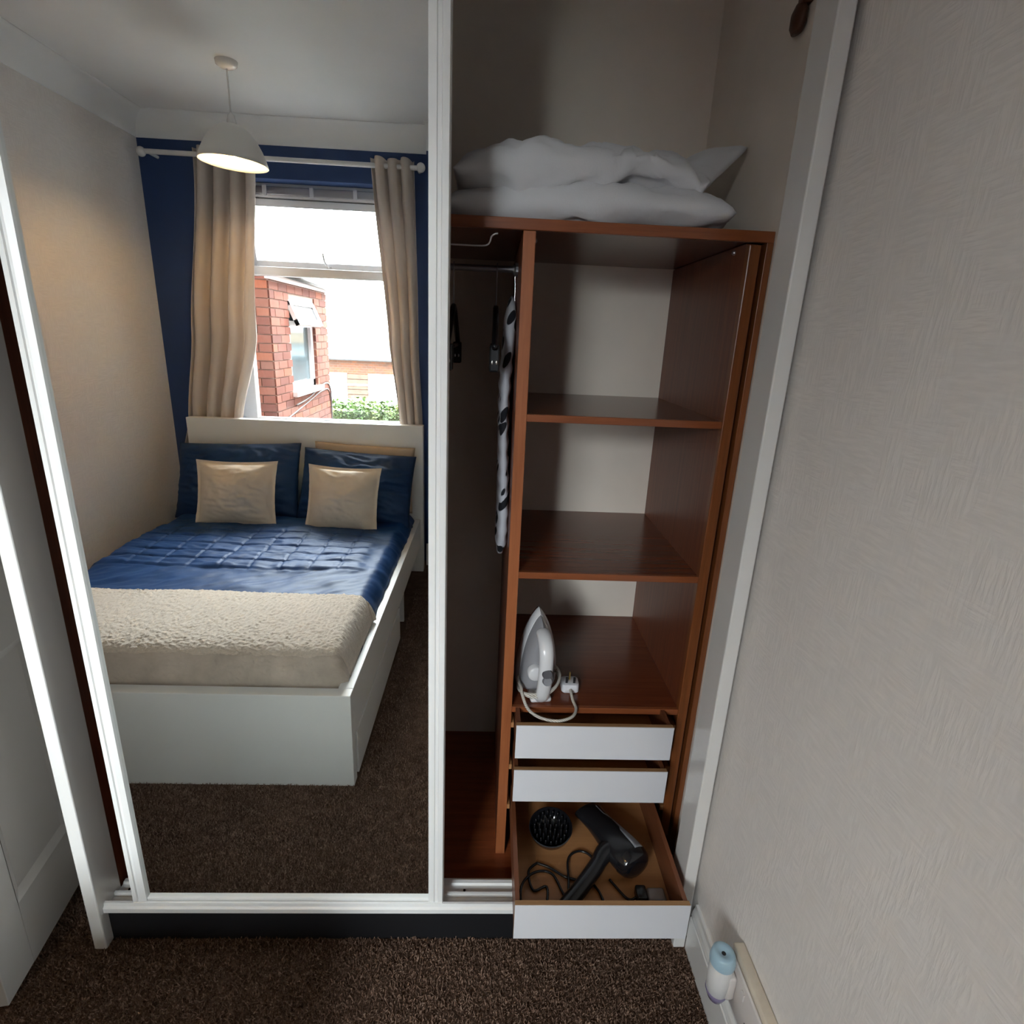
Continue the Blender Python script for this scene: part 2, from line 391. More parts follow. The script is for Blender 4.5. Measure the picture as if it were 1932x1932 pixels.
# ------------------------------------------------------------------ wardrobe
W = thing('wardrobe', 'fitted mahogany wardrobe with open shelves and drawers behind white sliding track', 'wardrobe', (-.2, .3, 0))
m = MB()
o = box('end_panel', 'white_gloss', -.972, XL, -.071, .016, 0, ZC, W, .003); o['label'] = 'white painted end panel by the door'
o = box('end_panel', 'white_gloss', XRP, .5665, -.067, .016, 0, ZC, W, .003); o['label'] = 'white painted end panel by the embossed wall'
box('plinth', 'black_board', XL, XRP, -.043, -.028, 0, .100, W)['label'] = 'black plinth board under the track'
# bottom track: moulded white profile
prof = [(-.052, .104), (-.057, .108), (-.057, .121), (-.052, .125), (-.050, .1335), (-.044, .1335), (-.043, .118), (-.030, .118), (-.028, .110), (-.014, .110), (-.012, .121), (-.006, .121), (-.004, .108), (.022, .108), (.026, .113), (.036, .113), (.037, .106), (.046, .106), (.046, .100), (-.05, .100)]
t = MB().rings([[V((x, a, b)) for a, b in prof] for x in (XL, XRP)]).build('bottom_track', 'white_frame', W)
for x in (-.915, -.03):
    MB().lathe([(.0001, .0), (.0035, .0), (.0035, .0012), (.0001, .0012)], (x, .008, .108), 12).build('screw', 'black_plastic', t)
box('top_track', 'white_frame', XL, XRP, -.056, .04, 2.61, ZC, W)
box('base_board', 'mahogany_base', -.945, .59, .047, YB, .022, .045, W, .001)
box('side_panel', 'mahogany_v', -.972, -.948, .02, YB, .045, 2.3, W)
t = box('divider', 'mahogany_v', .057, .0845, YS + .012, YB - .001, .045, 1.768, W)
box('divider_edge', 'lipping_v', .057, .0845, YS, YS + .012, .045, 1.768, t, .0015)
t = box('top_shelf', 'mahogany_h', -.947, .6055, YS + .012, YB - .001, 1.770, 1.791, W)
box('shelf_edge', 'lipping_h', -.947, .6055, YS, YS + .012, 1.769, 1.792, t, .0015)
t = box('side_panel', 'mahogany_v', .5535, .580, YS + .02, YB - .001, .12, 1.768, W)
box('front_post', 'lipping_dark', .553, .5795, YS, YS + .022, .12, 1.764, t, .0025)
box('side_panel', 'lipping_dark', .5905, .6055, YS, YB - .001, .045, 1.769, W, .001)
for z in (1.376, .973, .568):
    t = box('shelf', 'mahogany_h', .0845, .5535, YS + .014, YB - .001, z - .0165, z, W)
    box('shelf_edge', 'lipping_h', .0845, .553, YS + .002, YS + .014, z - .017, z + .0005, t, .0012)
# drawer runners
for z in (.50, .357, .214):
    for x0, x1 in ((.0845, .0925), (.5425, .5535)):
        box('runner', 'hardboard', x0, x1, YS + .003, YB - .05, z, z + .016, W)
def drawer(y, z0, z1, x0=.094, x1=.515, open_=False):
    yb = y + .50
    mb = MB()
    mb.box(x0 + .001, x0 + .012, y + .013, yb, z0 + .006, z1 - .004)
    mb.box(x1 - .013, x1 - .002, y + .013, yb, z0 + .006, z1 - .004)
    mb.box(x0 + .012, x1 - .013, yb - .011, yb, z0 + .006, z1 - .008)
    dr = mb.build('drawer', 'drawer_side', W)
    box('drawer_bottom', 'hardboard', x0 + .012, x1 - .013, y + .013, yb - .011, z0 + .008, z0 + .012, dr)
    box('drawer_board', 'chipboard', x0, x1, y + .0015, y + .0135, z0, z1, dr)
    box('drawer_front', 'drawer_white', x0, x1 + .001, y - .0005, y + .0015, z0, z1 - .0002, dr)
    return dr
drawer(.099, .467, .571); drawer(.097, .3245, .429)
drawer(-.160, .1635, .269, .0945, .5155)['label'] = 'bottom drawer pulled right out over the track'
# hanging rail with its socket, and bent wire rod
m = MB(); m.tube([(-.948, .40, 1.708), (.057, .40, 1.712)], .008, 10)
t = m.build('hanging_rail', 'dull_steel', W, True, angle=40)
m = MB(); m.lathe([(.017, 0), (.017, .006), (.012, .009), (.012, .013)], (.057, .40, 1.711), 16, Matrix.Rotation(-PI / 2, 4, 'Y'), True)
m.build('rail_socket', 'dull_steel', t)
m = MB(); m.tube(spline([(-.30, .215, 1.735), (-.10, .215, 1.738), (-.045, .215, 1.738), (-.022, .215, 1.740), (-.014, .215, 1.748), (-.0115, .215, 1.757), (-.004, .215, 1.7635), (.003, .215, 1.7645)], 6), .0020, 8)
m.build('wire_rod', 'bright_wire', W, True)
# shelf support studs
for x, y, z in ((.5525, .26, 1.757), (.0855, .23, 1.756)):
    MB().sphere((x, y, z), .006).build('support_stud', 'dull_steel', W, True)

# ------------------------------------------------------------------ sliding mirror door
D = thing('sliding_mirror_door', 'tall mirror sliding door with slim white frame standing in the track', 'mirror', (-.48, -.03, .118))
GX0, GX1, GZ0, GZ1 = -.8375, -.1215, .140, 2.585
box('mirror_glass', 'mirror_silver', GX0 - .004, GX1 + .004, YM, YM + .004, GZ0 - .006, GZ1 + .004, D)['label'] = 'large mirror panel reflecting the bed and window'
def stile(x0, x1, inner):
    mb = MB(); w_ = x1 - x0
    pr = [(0, -.008), (0, .016), (w_, .016), (w_, -.008), (w_ * .62, -.011), (w_ * .58, -.0085), (w_ * .40, -.0085), (w_ * .36, -.0125), (.002, -.0125)]
    if inner < 0: pr = [(w_ - a, b) for a, b in pr]
    mb.rings([[V((x0 + a, YM + b, z)) for a, b in pr] for z in (.119, 2.61)])
    return mb.build('stile', 'white_frame', D)
stile(-.870, GX0, 1); stile(GX1, -.0835, -1)
box('bottom_rail', 'white_frame', GX0, GX1, YM - .006, YM + .012, .119, GZ0, D, .0015)
box('top_rail', 'white_frame', GX0, GX1, YM - .006, YM + .012, GZ1, 2.61, D, .0015)

# ------------------------------------------------------------------ soft goods
def cushion(W_, H_, T_, M, name, mat, seed=0, n=30, pinch=.07, wr=.012, flange=1.0, power=2.4, exp=.5, parent=None, warp=None, bot=1.0, fine=0):
    mb = MB(); M = M if isinstance(M, Matrix) else Matrix.Translation(M)
    for s in (1, -1):
        def f(a, b):
            u, v = 2 * a - 1, 2 * b - 1
            x = W_ / 2 * u * (1 - pinch * (1 - v * v)); y = H_ / 2 * v * (1 - pinch * (1 - u * u))
            uu, vv = min(1, abs(u) / flange), min(1, abs(v) / flange)
            t = (max(0, 1 - uu ** power) * max(0, 1 - vv ** power)) ** exp
            z = s * T_ / 2 * t * (1 if s > 0 else bot)
            k = t ** .6
            z += s * k * wr * (fbm(u * 1.3 + seed, v * 1.3 - seed, s, 2) + .3 * nz(u * 4 + seed, v * 4, s * 2))
            if fine: z += s * k * fine * (.5 - abs(nz(u * 3.1 + seed + v * 1.5, v * 5.5, s)) * 2.2 + .4 * (1 - abs(nz(u * 9 + v * 4, v * 7 + seed, s)) * 2))
            ang = math.atan2(v, u) * 9
            edge = max(abs(u), abs(v)) ** 3
            z += s * wr * .5 * edge * k * math.sin(ang + seed * 3)
            if max(uu, vv) >= 1 : z = wr * .35 * fbm(u * 5 + seed, v * 5, 3, 2)
            p = V((x, y, z))
            if warp: p = warp(p, u, v)
            return M @ p
        mb.grid(n, n, f)
    return mb.build(name, mat, parent, True, weld=.0006)
def RX(a): return Matrix.Rotation(math.radians(a), 4, 'X')
def RY(a): return Matrix.Rotation(math.radians(a), 4, 'Y')
def RZ(a): return Matrix.Rotation(math.radians(a), 4, 'Z')
TR = Matrix.Translation
# white pillows on the top shelf
def crease(u, v, a, c, w_, d_):                # a soft straight crease in a pillow
    t = (u * math.cos(a) + v * math.sin(a) - c) / w_
    return -d_ * math.exp(-t * t)
def warp_lo(p, u, v):
    p.z += .008 * math.sin(3 * u + 1) + crease(u, v, .35, .12, .06, .010) * (p.z > 0) + crease(u, v, -.9, .75, .05, .010)
    p.x += .03 * max(0, u) ** 6 * (1 - abs(v))
    p.z = max(p.z, -.040); return p
tag(cushion(.645, .47, .112, TR((.210, .442, 1.832)) @ RZ(-3), 'pillow', 'pillow_cotton', 3, 64, .02, .012, 1, 5, .5, warp=warp_lo, bot=.8, fine=.010),
    'flat white pillow lying directly on the mahogany top shelf', 'pillow', 'spare pillows on the top shelf')
def warp_hi(p, u, v):
    U, W2 = (u + 1) / 2, (v + 1) / 2; w_ = U ** 5
    p.z *= 1 - .62 * U ** 7
    ear = math.exp(-((v + .15) / .34) ** 2)
    p.x += w_ * (-.060 * (1 - W2) ** 2 * (1 - ear) + .095 * ear)
    p.z += w_ * (.115 * ear - .020 * (1 - W2)) - .030 * max(0, -u) ** 3
    p.z += crease(u, v, .25, .62, .07, .022) + crease(u, v, -.5, -.05, .05, .010) + crease(u, v, .9, -.62, .06, .012)
    if p.z < .01: p.z += .030 * math.exp(-((u - .30) ** 2) / .045 - ((v + 1) ** 2) / .10)     # lifted front hem
    return p
tag(cushion(.62, .45, .108, TR((.205, .435, 1.913)) @ RZ(2), 'pillow', 'pillow_cotton', 11, 64, .02, .014, 1, 5, .5, warp=warp_hi, fine=.014),
    'crumpled white pillow lying on top of the other pillow, one corner sticking up', 'pillow', 'spare pillows on the top shelf')

# ------------------------------------------------------------------ bed (seen in the mirror)
BX0, BX1 = -1.878, -.441
YF, YH = R(.489), R(2.407)
B = thing('bed', 'white bed frame with plain headboard and footboard in front of the window', 'bed', ((BX0 + BX1) / 2, (YF + YH) / 2, 0))
box('footboard', 'bed_white', BX0, BX1, YF - .045, YF, 0, .372, B, .002)
box('headboard', 'bed_white', BX0, -.423, YH - .06, YH, 0, .987, B, .002)
for x0, x1 in ((BX0, BX0 + .05), (BX1 - .052, BX1)):
    box('side_rail', 'bed_white', x0, x1, YH, YF - .045, .19, .372, B, .002)
sd = box('storage_drawer', 'bed_white', BX1 - .50, BX1 - .006, R(1.50), R(.575), .012, .186, B, .002)
box('storage_front', 'bed_white', BX1 - .012, BX1 + .004, R(1.50), R(.545), .012, .186, sd, .001)
for x in (BX0 + .02, BX1 - .02):
    box('bed_leg', 'bed_white', x - .012, x + .012, R(1.72), R(1.70), 0, .19, B)
tag(box('mattress', 'mattress_cloth', -1.82, -.502, R(2.40), R(.56), .19, .42, None, .03), 'pale mattress under the navy bedding', 'mattress')
def duvet():
    mb = MB(); x0, x1, ya, yb = -1.866, -.470, .62, 2.37
    def f(a, b):
        x = x0 + (x1 - x0) * a; yv = ya + (yb - ya) * b
        z = .452 + .012 * fbm(x * 2.2, yv * 2.2, 1, 3)
        q = 1 / (1 + math.exp(-(yv - 1.34) / .008)) * 1 / (1 + math.exp((yv - 1.93) / .02)) * (1 / (1 + math.exp((x + .60) / .012)))
        z += .014 * q
        wv = yv + .012 * nz(x * 9, yv * 4)
        g1 = abs(((wv - 1.34) / .098) % 1 - .5) * 2; g2 = abs(((x + .035 * nz(yv * 5, 3)) / .14) % 1 - .5) * 2
        z -= q * .012 * (max(0, g1 - .80) / .20) ** 1 ; z -= q * .008 * (max(0, g2 - .90) / .10)
        z += q * .007 * fbm(x * 9, yv * 22, 5, 3)
        fold = (1 - q) * (.010 * fbm(x * 2 + yv * 5, yv * 9 - x * 6, 2, 3))
        z += fold
        e = max(0, (x + .545) / .075); z -= .075 * min(1, e) ** 2.2
        e = max(0, (-1.80 - x) / .066); z -= .07 * min(1, e) ** 2
        e = max(0, (yv - 2.2) / .17); z -= .02 * e
        return V((x + .006 * nz(yv * 14, x * 3), R(yv), z))
    mb.grid(190, 230, f)
    o = mb.build('duvet', 'navy_quilt', None, True)
    sm = o.modifiers.new('thick', 'SOLIDIFY'); sm.thickness = .02; sm.offset = -1
    return tag(o, 'navy blue duvet with a quilted band spread over the bed', 'duvet')
duvet()
def blanket():
    mb = MB(); x0, x1 = -1.855, -.4775
    path = spline([(0, 1.045, .462), (0, 1.04, .480), (0, .95, .493), (0, .80, .497), (0, .68, .497), (0, .60, .487), (0, .562, .455), (0, .55, .41), (0, .545, .345)], 24)
    n = len(path) - 1
    def f(a, b):
        x = x0 + (x1 - x0) * a; i = b * n; p = path[int(round(i))]
        yv, z = p.y, p.z
        edge = min(1, max(0, (x + .545) / .0675))
        z -= (z - .375) * edge ** 3.2 * .95 if z > .375 else 0
        x2 = x + .01 * edge
        ln = 1 - b
        yv += .030 * edge ** 2 * max(0, min(1, (b - .45) / .3)) - .015 * edge ** 2 * max(0, 1 - b * 4)   # rounded corner
        yv -= .03 * max(0, (a - .85) / .15) ** 2 * max(0, 1 - b / .35)
        k = int(round(i)); p0, p1 = path[max(k - 1, 0)], path[min(k + 1, n)]; ty, tz = p1.y - p0.y, p1.z - p0.z; q = math.hypot(ty, tz) or 1
        am = .0042 if b < .6 else .0042 - .0026 * min(1, (b - .6) / .12)
        ds = am * fbm(p.y * 95 + 3, x * 95, p.z * 95, 2) + .005 * fbm(x * 3, p.y * 3 + p.z * 3, 7, 2)
        return V((x2, R(yv + ds * tz / q), z - ds * ty / q))
    mb.grid(420, n, f)
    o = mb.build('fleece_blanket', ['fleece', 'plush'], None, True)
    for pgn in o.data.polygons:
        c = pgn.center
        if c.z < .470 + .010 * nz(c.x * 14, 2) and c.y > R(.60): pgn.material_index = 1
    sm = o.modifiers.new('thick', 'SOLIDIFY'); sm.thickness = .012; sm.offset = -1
    return tag(o, 'cream sherpa fleece blanket folded over the foot of the bed', 'blanket')
blanket()
def lean(x, yv, z, tilt, rz=0, ry=0):       # cushion plane upright facing +y, leaning back
    return TR((x, R(yv), z)) @ RZ(rz) @ RX(90 + tilt) @ RZ(ry)
tag(cushion(.73, .46, .18, lean(-1.515, 2.235, .645, 24, 0, 2), 'bed_pillow', 'navy_cotton', 5, 60, .03, .022, 1, 2.8, .6, fine=.014), 'navy pillow leaning on the headboard beside the pale wall', 'pillow', 'navy pillows')
tag(cushion(.68, .44, .17, lean(-.800, 2.205, .632, 24, 0, -3), 'bed_pillow', 'navy_cotton', 8, 60, .03, .022, 1, 2.8, .6, fine=.014), 'navy pillow leaning on the headboard in front of a beige one', 'pillow', 'navy pillows')
tag(cushion(.62, .42, .07, lean(-.785, 2.352, .655, 6, 0, -2), 'bed_pillow', 'beige_pillow', 2, 30, .03, .01), 'beige pillow showing behind a navy pillow at the headboard', 'pillow')
tag(cushion(.455, .385, .15, lean(-1.448, 2.035, .617, 18, -3, 0), 'scatter_cushion', 'cushion_linen', 4, 56, .065, .012, .93, 2.3, .7, fine=.006), 'wider cream scatter cushion with creases propped on the navy pillow by the wall', 'cushion', 'cream scatter cushions')
tag(cushion(.425, .39, .15, lean(-.838, 2.015, .607, 18, 3, -1), 'scatter_cushion', 'cushion_linen', 9, 56, .065, .012, .93, 2.3, .7, fine=.005), 'smoother square cream scatter cushion beside the bed edge', 'cushion', 'cream scatter cushions')

# ------------------------------------------------------------------ window, curtains, pole, lamp
WN = bpy.data.objects.new('window_1', None); WN.matrix_basis = TR((-1.08, R(2.75), WZ0)); COL.objects.link(WN)
struct(WN, 'white window with open fanlight above a fixed pane', 'window')
fy0, fy1 = R(2.785), R(2.72)
m = MB()
m.box(WX0, -1.565, fy0, fy1, WZ0, WZ1, .004); m.box(-.60, WX1, fy0, fy1, WZ0, WZ1, .004)
m.box(-1.565, -.60, fy0, fy1, 2.285, WZ1, .004); m.box(-1.565, -.60, fy0, fy1, WZ0, .955, .004)
m.box(-1.565, -.60, fy0, fy1, 1.848, 1.90, .004)
m.build('window_frame', 'upvc', WN)
box('window_sill', 'upvc', WX0, WX1, fy1, R(2.60), WZ0 - .02, WZ0 + .005, WN, .003)
box('pane', 'window_glass', -1.565, -.60, R(2.756), R(2.750), .955, 1.848, WN)
v_ = box('trickle_vent', 'dull_steel', -1.56, -.605, fy1, fy1 + .018, 2.30, 2.345, WN, .004)
for x in (-1.40, -1.12, -.86): box('vent_clip', 'upvc', x - .012, x + .012, fy1 + .017, fy1 + .026, 2.292, 2.35, v_, .003)
Ms = TR((0, R(2.745), 2.284)) @ RX(-11)     # top-hung sash swung outwards
m = MB()
m.box(-1.562, -1.508, -.03, .03, -.40, 0, .004, M=Ms); m.box(-.657, -.603, -.03, .03, -.40, 0, .004, M=Ms)
m.box(-1.508, -.657, -.03, .03, -.042, 0, .004, M=Ms); m.box(-1.508, -.657, -.03, .03, -.40, -.345, .004, M=Ms)
sa = m.build('fanlight_sash', 'upvc', WN)
MB().box(-1.508, -.657, -.004, .004, -.345, -.042, M=Ms).build('fanlight_pane', 'window_glass', sa)
m = MB(); m.box(-1.075, -1.045, .03, .042, -.386, -.362, .003, M=Ms); m.tube([Ms @ V((-1.06, .045, -.374)), Ms @ V((-1.08, .055, -.33)), Ms @ V((-1.085, .055, -.285))], .006, 8)
m.build('window_handle', 'upvc', sa)
def curtain(name, label, top, mid, low, bot, seed, folds):
    mb = MB(); zs = [2.475, 1.48, .975, .715]; E = [top, mid, low, bot]
    def edge(z, k):
        for i in range(3):
            if z >= zs[i + 1]:
                t = (zs[i] - z) / (zs[i] - zs[i + 1]); t = t * t * (3 - 2 * t) * .5 + t * .5
                return E[i][k] + (E[i + 1][k] - E[i][k]) * t
        return E[3][k]
    def f(a, b):
        z = zs[0] + (zs[3] - zs[0]) * b; x0, x1 = edge(z, 0), edge(z, 1)
        s = a + .02 * nz(a * 5, b * 2, seed)
        x = x0 + (x1 - x0) * s
        amp = .034 + .008 * nz(b * 3, a * 2, seed)
        ph = folds * 2 * PI * (s + .05 * nz(b * 1.5, seed, a * 2))
        sh = math.sin(ph); sh = math.copysign(abs(sh) ** .7, sh)
        y = 2.505 + amp * sh + .006 * nz(a * 14, b * 5, seed)
        if z < 1.02: y = min(max(y, 2.476), 2.56)
        return V((x + .006 * math.cos(ph), R(y), z + .006 * math.sin(ph * .5)))
    mb.grid(150, 90, f)
    o = mb.build(name, 'curtain_cloth', None, True)
    sm = o.modifiers.new('thick', 'SOLIDIFY'); sm.thickness = .003
    return tag(o, label, 'curtain', 'cream eyelet curtains')
curtain('curtain', 'wide cream curtain hanging beside the pale wall, drawn open', (-1.715, -1.372), (-1.84, -1.452), (-1.912, -1.575), (-1.972, -1.66), 3, 4)
curtain('curtain', 'narrow cream curtain hanging beside the navy pier, drawn open', (-.732, -.474), (-.645, -.455), (-.592, -.432), (-.56, -.424), 9, 3.5)
CP = thing('curtain_pole', 'white curtain pole with ball ends above the window', 'curtain pole', (-1.2, R(2.505), 2.43))
MB().tube([(-1.975, R(2.505), 2.443), (-.455, R(2.505), 2.437)], .0135, 14).build('rod', 'white_gloss', CP, True, angle=40)
for x in (-1.99, -.442): MB().sphere((x, R(2.505), 2.44), .026).build('finial', 'white_gloss', CP, True)
for x in (-1.955, -.462):
    MB().tube([(x, YW, 2.441), (x, R(2.505), 2.441)], .009, 10).build('bracket', 'white_gloss', CP, True, angle=40)

LX, LY = -1.214, R(1.85)
P = thing('pendant_lamp', 'lit white dome pendant lamp hanging from the ceiling', 'pendant lamp', (LX, LY, ZC))
MB().lathe([(.0001, -.030), (.012, -.030), (.030, -.026), (.045, -.016), (.047, 0), (.0001, 0)], (LX, LY, ZC), 28).build('ceiling_rose', 'white_gloss', P, True, angle=50)
MB().tube([(LX, LY, ZC - .028), (LX, LY, 2.44)], .0035, 8).build('flex', 'white_gloss', P, True)
MB().lathe([(.006, 2.455), (.014, 2.445), (.019, 2.425), (.021, 2.385), (.021, 2.36), (.0001, 2.36)], (LX, LY, 0), 20).build('lamp_holder', 'white_gloss', P, True, angle=50)
Mt = TR((LX, LY, 2.41)) @ RY(2.6)
pr = [(.024, 0), (.045, -.006), (.075, -.024), (.103, -.055), (.126, -.093), (.142, -.130), (.1505, -.158), (.1475, -.158), (.139, -.130), (.123, -.094), (.100, -.057), (.072, -.027), (.043, -.010), (.024, -.005)]
MB().lathe(pr, (0, 0, 0), 64, Mt).build('lamp_shade', 'shade_white', P, True)
MB().sphere((LX + .003, LY, 2.315), .030, 1, 1, 1.15, 20, 14).build('bulb', 'bulb_glow', P, True)

# ------------------------------------------------------------------ iron on the shelf
ZS = .5685
I = thing('clothes_iron', 'white and grey steam iron standing upright on the lowest shelf', 'iron', (.160, .262, ZS), math.radians(7))
Mi = I.matrix_basis
def outline(k, n=40):                       # sole outline in x-z (heel z=0, tip z=h), k = inset
    h, w_ = .246 - k, .060 - k; pts = []
    for i in range(n):
        t = i / (n - 1)
        z = k + (h - k) * t
        x = w_ * (1 - max(0, (t - .12) / .88) ** 2.1) ** .78 * (1 if t > .12 else (.86 + .14 * math.sin(t / .12 * PI / 2)))
        pts.append((x, z))
    return [(x, z) for x, z in pts] + [(-x, z) for x, z in pts[::-1][1:]]
def loop(k, y, dz=0, M=Mi): return [M @ V((x, y, z + dz)) for x, z in outline(k)]
MB().rings([loop(.004, .052), loop(.0, .050), loop(.0, .044)]).build('soleplate', 'chrome', I, True, angle=40)
MB().rings([loop(.0, .044), loop(-.002, .036), loop(.002, .020), loop(.008, .012)]).build('skirt', 'iron_white', I, True, angle=50)
MB().rings([loop(.009, .014), loop(.012, -.004), loop(.018, -.020), loop(.028, -.032), loop(.040, -.038)]).build('water_tank', 'iron_tank', I, True, angle=60)
def tube_e(pts, rx, ry, M, n=16):           # swept oval, section in local x / path normal
    rs = []; P_ = [V(p) for p in pts]
    for i, p in enumerate(P_):
        t = (P_[min(i + 1, len(P_) - 1)] - P_[max(i - 1, 0)]).normalized(); a = V((1, 0, 0)); b = t.cross(a).normalized()
        k = 1 - .55 * max(0, abs(2 * i / (len(P_) - 1) - 1) - .9) / .1
        rs.append([M @ (p + a * rx * math.cos(2 * PI * q / n) * k + b * ry * math.sin(2 * PI * q / n) * k) for q in range(n)])
    return rs
hp = spline([(0, -.018, .203), (0, -.046, .202), (0, -.074, .188), (0, -.088, .160), (0, -.088, .115), (0, -.083, .070), (0, -.070, .030), (0, -.045, .010), (0, -.02, .008)], 8)
h_ = MB().rings(tube_e(hp, .0200, .015, Mi)).build('handle', 'iron_white', I, True, angle=60)
m = MB(); m.lathe([(.0001, .012), (.011, .012), (.013, .008), (.013, -.006), (.0001, -.006)], n=20, M=Mi @ TR((.002, -.1, .098)) @ RX(70)); m.build('steam_button', 'grey_stripe', h_, True, angle=50)
m = MB(); m.lathe([(.0001, .010), (.012, .010), (.0145, .006), (.0145, -.006), (.0001, -.006)], n=20, M=Mi @ TR((.002, -.097, .118)) @ RX(80)); m.build('spray_button', 'iron_grey', h_, True, angle=50)
m = MB(); m.lathe([(.0001, .012), (.018, .012), (.022, .008), (.022, -.01), (.0001, -.01)], n=24, M=Mi @ TR((-.018, -.045, .088)) @ RX(90)); m.build('temperature_dial', 'iron_white', I, True, angle=50)
m = MB(); m.box(-.030, .030, -.062, .046, 0, .014, .006, M=Mi); m.build('heel_rest', 'iron_white', I, True, angle=50)
def il(x, y, z): return Mi @ V((x, y, z))
# braided cord: wound round the heel, then out to the plug
pts = []
for k in range(26):
    a = 2 * PI * k / 10 + .4
    pts.append(il(.058 * math.cos(a) * (1 + .02 * k / 26), -.012 + .068 * math.sin(a), .030 + .0085 * (k / 10) + .028 * math.cos(a) * (.6 + .2 * math.sin(k))))
tail = [V((.112, .20, ZS + .030)), V((.128, .165, ZS + .006)), V((.160, .130, ZS + .0045)), V((.205, .118, ZS + .0045)), V((.245, .135, ZS + .0045)), V((.262, .170, ZS + .0045)), V((.258, .205, ZS + .006)), V((.256, .232, ZS + .012)), V((.256, .246, ZS + .013))]
cd_ = MB(); cd_.tube(spline(pts + tail, 6), .0042, 8); cd_.build('braided_cord', 'braided_cord', I, True)
def ring_xy(cx, cy, z, w_, d_, r, n=6):
    out = []
    for sx, sy, a0 in ((1, 1, 0), (-1, 1, 90), (-1, -1, 180), (1, -1, 270)):
        for i in range(n):
            a = math.radians(a0 + 90 * i / (n - 1)); out.append(V((cx + sx * (w_ - r) + r * math.cos(a), cy + sy * (d_ - r) + r * math.sin(a), z)))
    return out
px, py = .256, .272
m = MB(); m.rings([ring_xy(px, py, ZS, .023, .022, .010), ring_xy(px, py, ZS + .003, .0255, .0245, .011), ring_xy(px, py, ZS + .018, .0255, .0245, .011), ring_xy(px, py, ZS + .026, .0245, .0235, .011), ring_xy(px, py, ZS + .027, .023, .022, .010)])
pg = m.build('plug', 'plug_white', I, True, angle=40)
MB().box(px - .002, px + .002, py + .004, py + .011, ZS + .026, ZS + .050, .0006).build('plug_pin', 'brass', pg)
for s in (-1, 1):
    MB().box(px + s * .011 - .0032, px + s * .011 + .0032, py - .013, py - .009, ZS + .0265, ZS + .045, .0006).build('plug_pin', 'black_plastic', pg)

# ------------------------------------------------------------------ ironing board, hangers in the hanging space
IB = thing('ironing_board', 'slim white padded ironing board with black dashes hanging from the rail', 'ironing board', (.037, .42, .93))
rs = []
NB = 90
for i in range(NB + 1):
    t = i / NB; z = .934 + .718 * t
    halfd = .15 * (1 - abs(2 * t - 1) ** 7) ** .5 * (.72 + .28 * min(1, (1 - t) * 2.6))
    yc = .455; th = .0145 * (1 + .10 * math.sin(t * 9)) * (min(1, math.sin(PI * min(1, max(0, t))) * 4) ** .5 + .05)
    sh = .006 * math.sin(t * 7 + .5) - .010 * max(0, .5 - t)
    th += .0022 * math.sin(t * 95) * (t < .8)
    rs.append([V((.040 + sh + th * math.copysign(abs(math.cos(a)) ** .7, math.cos(a)), yc + (halfd + .01) * math.copysign(abs(math.sin(a)) ** .5, math.sin(a)), z)) for a in [2 * PI * k / 20 for k in range(20)]])
MB().rings(rs).build('board_cover', 'board_cover', IB, True)
MB().tube(spline([(.050, .40, 1.60), (.052, .400, 1.66), (.050, .400, 1.70), (.049, .400, 1.7215), (.048, .408, 1.7235), (.048, .412, 1.716)], 6), .0022, 8).build('hook', 'chrome', IB, True)
def hanger(x, label, clips):
    H_ = thing('clothes_hanger', label, 'hanger', (x, .40, 1.52), 0, 'black hangers on the rail')
    zr = 1.7095 + .004 * (x + .948) / 1.005
    MB().tube(spline([(x, .40, zr - .095), (x, .40, zr - .052), (x, .392, zr - .028), (x, .388, zr), (x, .40, zr + .0105), (x, .412, zr), (x, .409, zr - .012)], 6), .0019, 6).build('hook', 'dull_steel', H_, True)
    zt = zr - .095
    MB().tube(spline([(x, .19, zt - .095), (x, .23, zt - .075), (x, .32, zt - .03), (x, .40, zt), (x, .48, zt - .03), (x, .57, zt - .075), (x, .61, zt - .095)], 5), .0075, 8).build('shoulder_bar', 'black_plastic', H_, True)
    MB().tube([(x, .20, zt - .098), (x, .60, zt - .098)], .006, 8).build('trouser_bar', 'black_plastic', H_, True)
    for y in clips:
        c_ = MB().box(x - .012, x + .012, y - .018, y + .018, zt - .150, zt - .090, .004).build('clip', 'black_plastic', H_)
        for s in (-1, 1): MB().sphere((x + s * .005, y - .019, zt - .128), .0024, 1, .5, 2).build('clip_spring', 'chrome', c_, True)
hanger(.004, 'black clip hanger hanging next to the white ironing board', (.215, .585))
hanger(-.105, 'black clip hanger hanging further along the rail behind the mirror door', (.215, .585))

# ------------------------------------------------------------------ hair dryer and diffuser in the open drawer
ZD = .1765
HD = thing('hair_dryer', 'black hair dryer with grey stripe lying in the open drawer', 'hair dryer', (.34, .06, ZD))
a0, a1 = V((.322, .185, ZD + .040)), V((.425, -.012, ZD + .044))
ax = (a1 - a0).normalized(); sd_ = ax.cross(V((0, 0, 1))).normalized(); up_ = sd_.cross(ax)
def oval(t, rw, rh): c = a0 + (a1 - a0) * t; return [c + sd_ * rw * math.cos(2 * PI * k / 28) + up_ * rh * math.sin(2 * PI * k / 28) for k in range(28)]
MB().rings([oval(t, a, b) for t, a, b in ((.0, .040, .014), (.02, .044, .018), (.12, .041, .022), (.27, .038, .028), (.40, .039, .034), (.60, .045, .038), (.80, .050, .041), (.93, .049, .040), (.985, .041, .034), (1, .032, .027))]).build('barrel', 'black_plastic', HD, True, angle=60)
MB().rings([oval(t, a, b) for t, a, b in ((.90, .0508, .042), (.985, .0455, .0375), (1.02, .038, .032), (1.03, .025, .02))]).build('rear_grille', 'black_gloss', HD, True, angle=50)
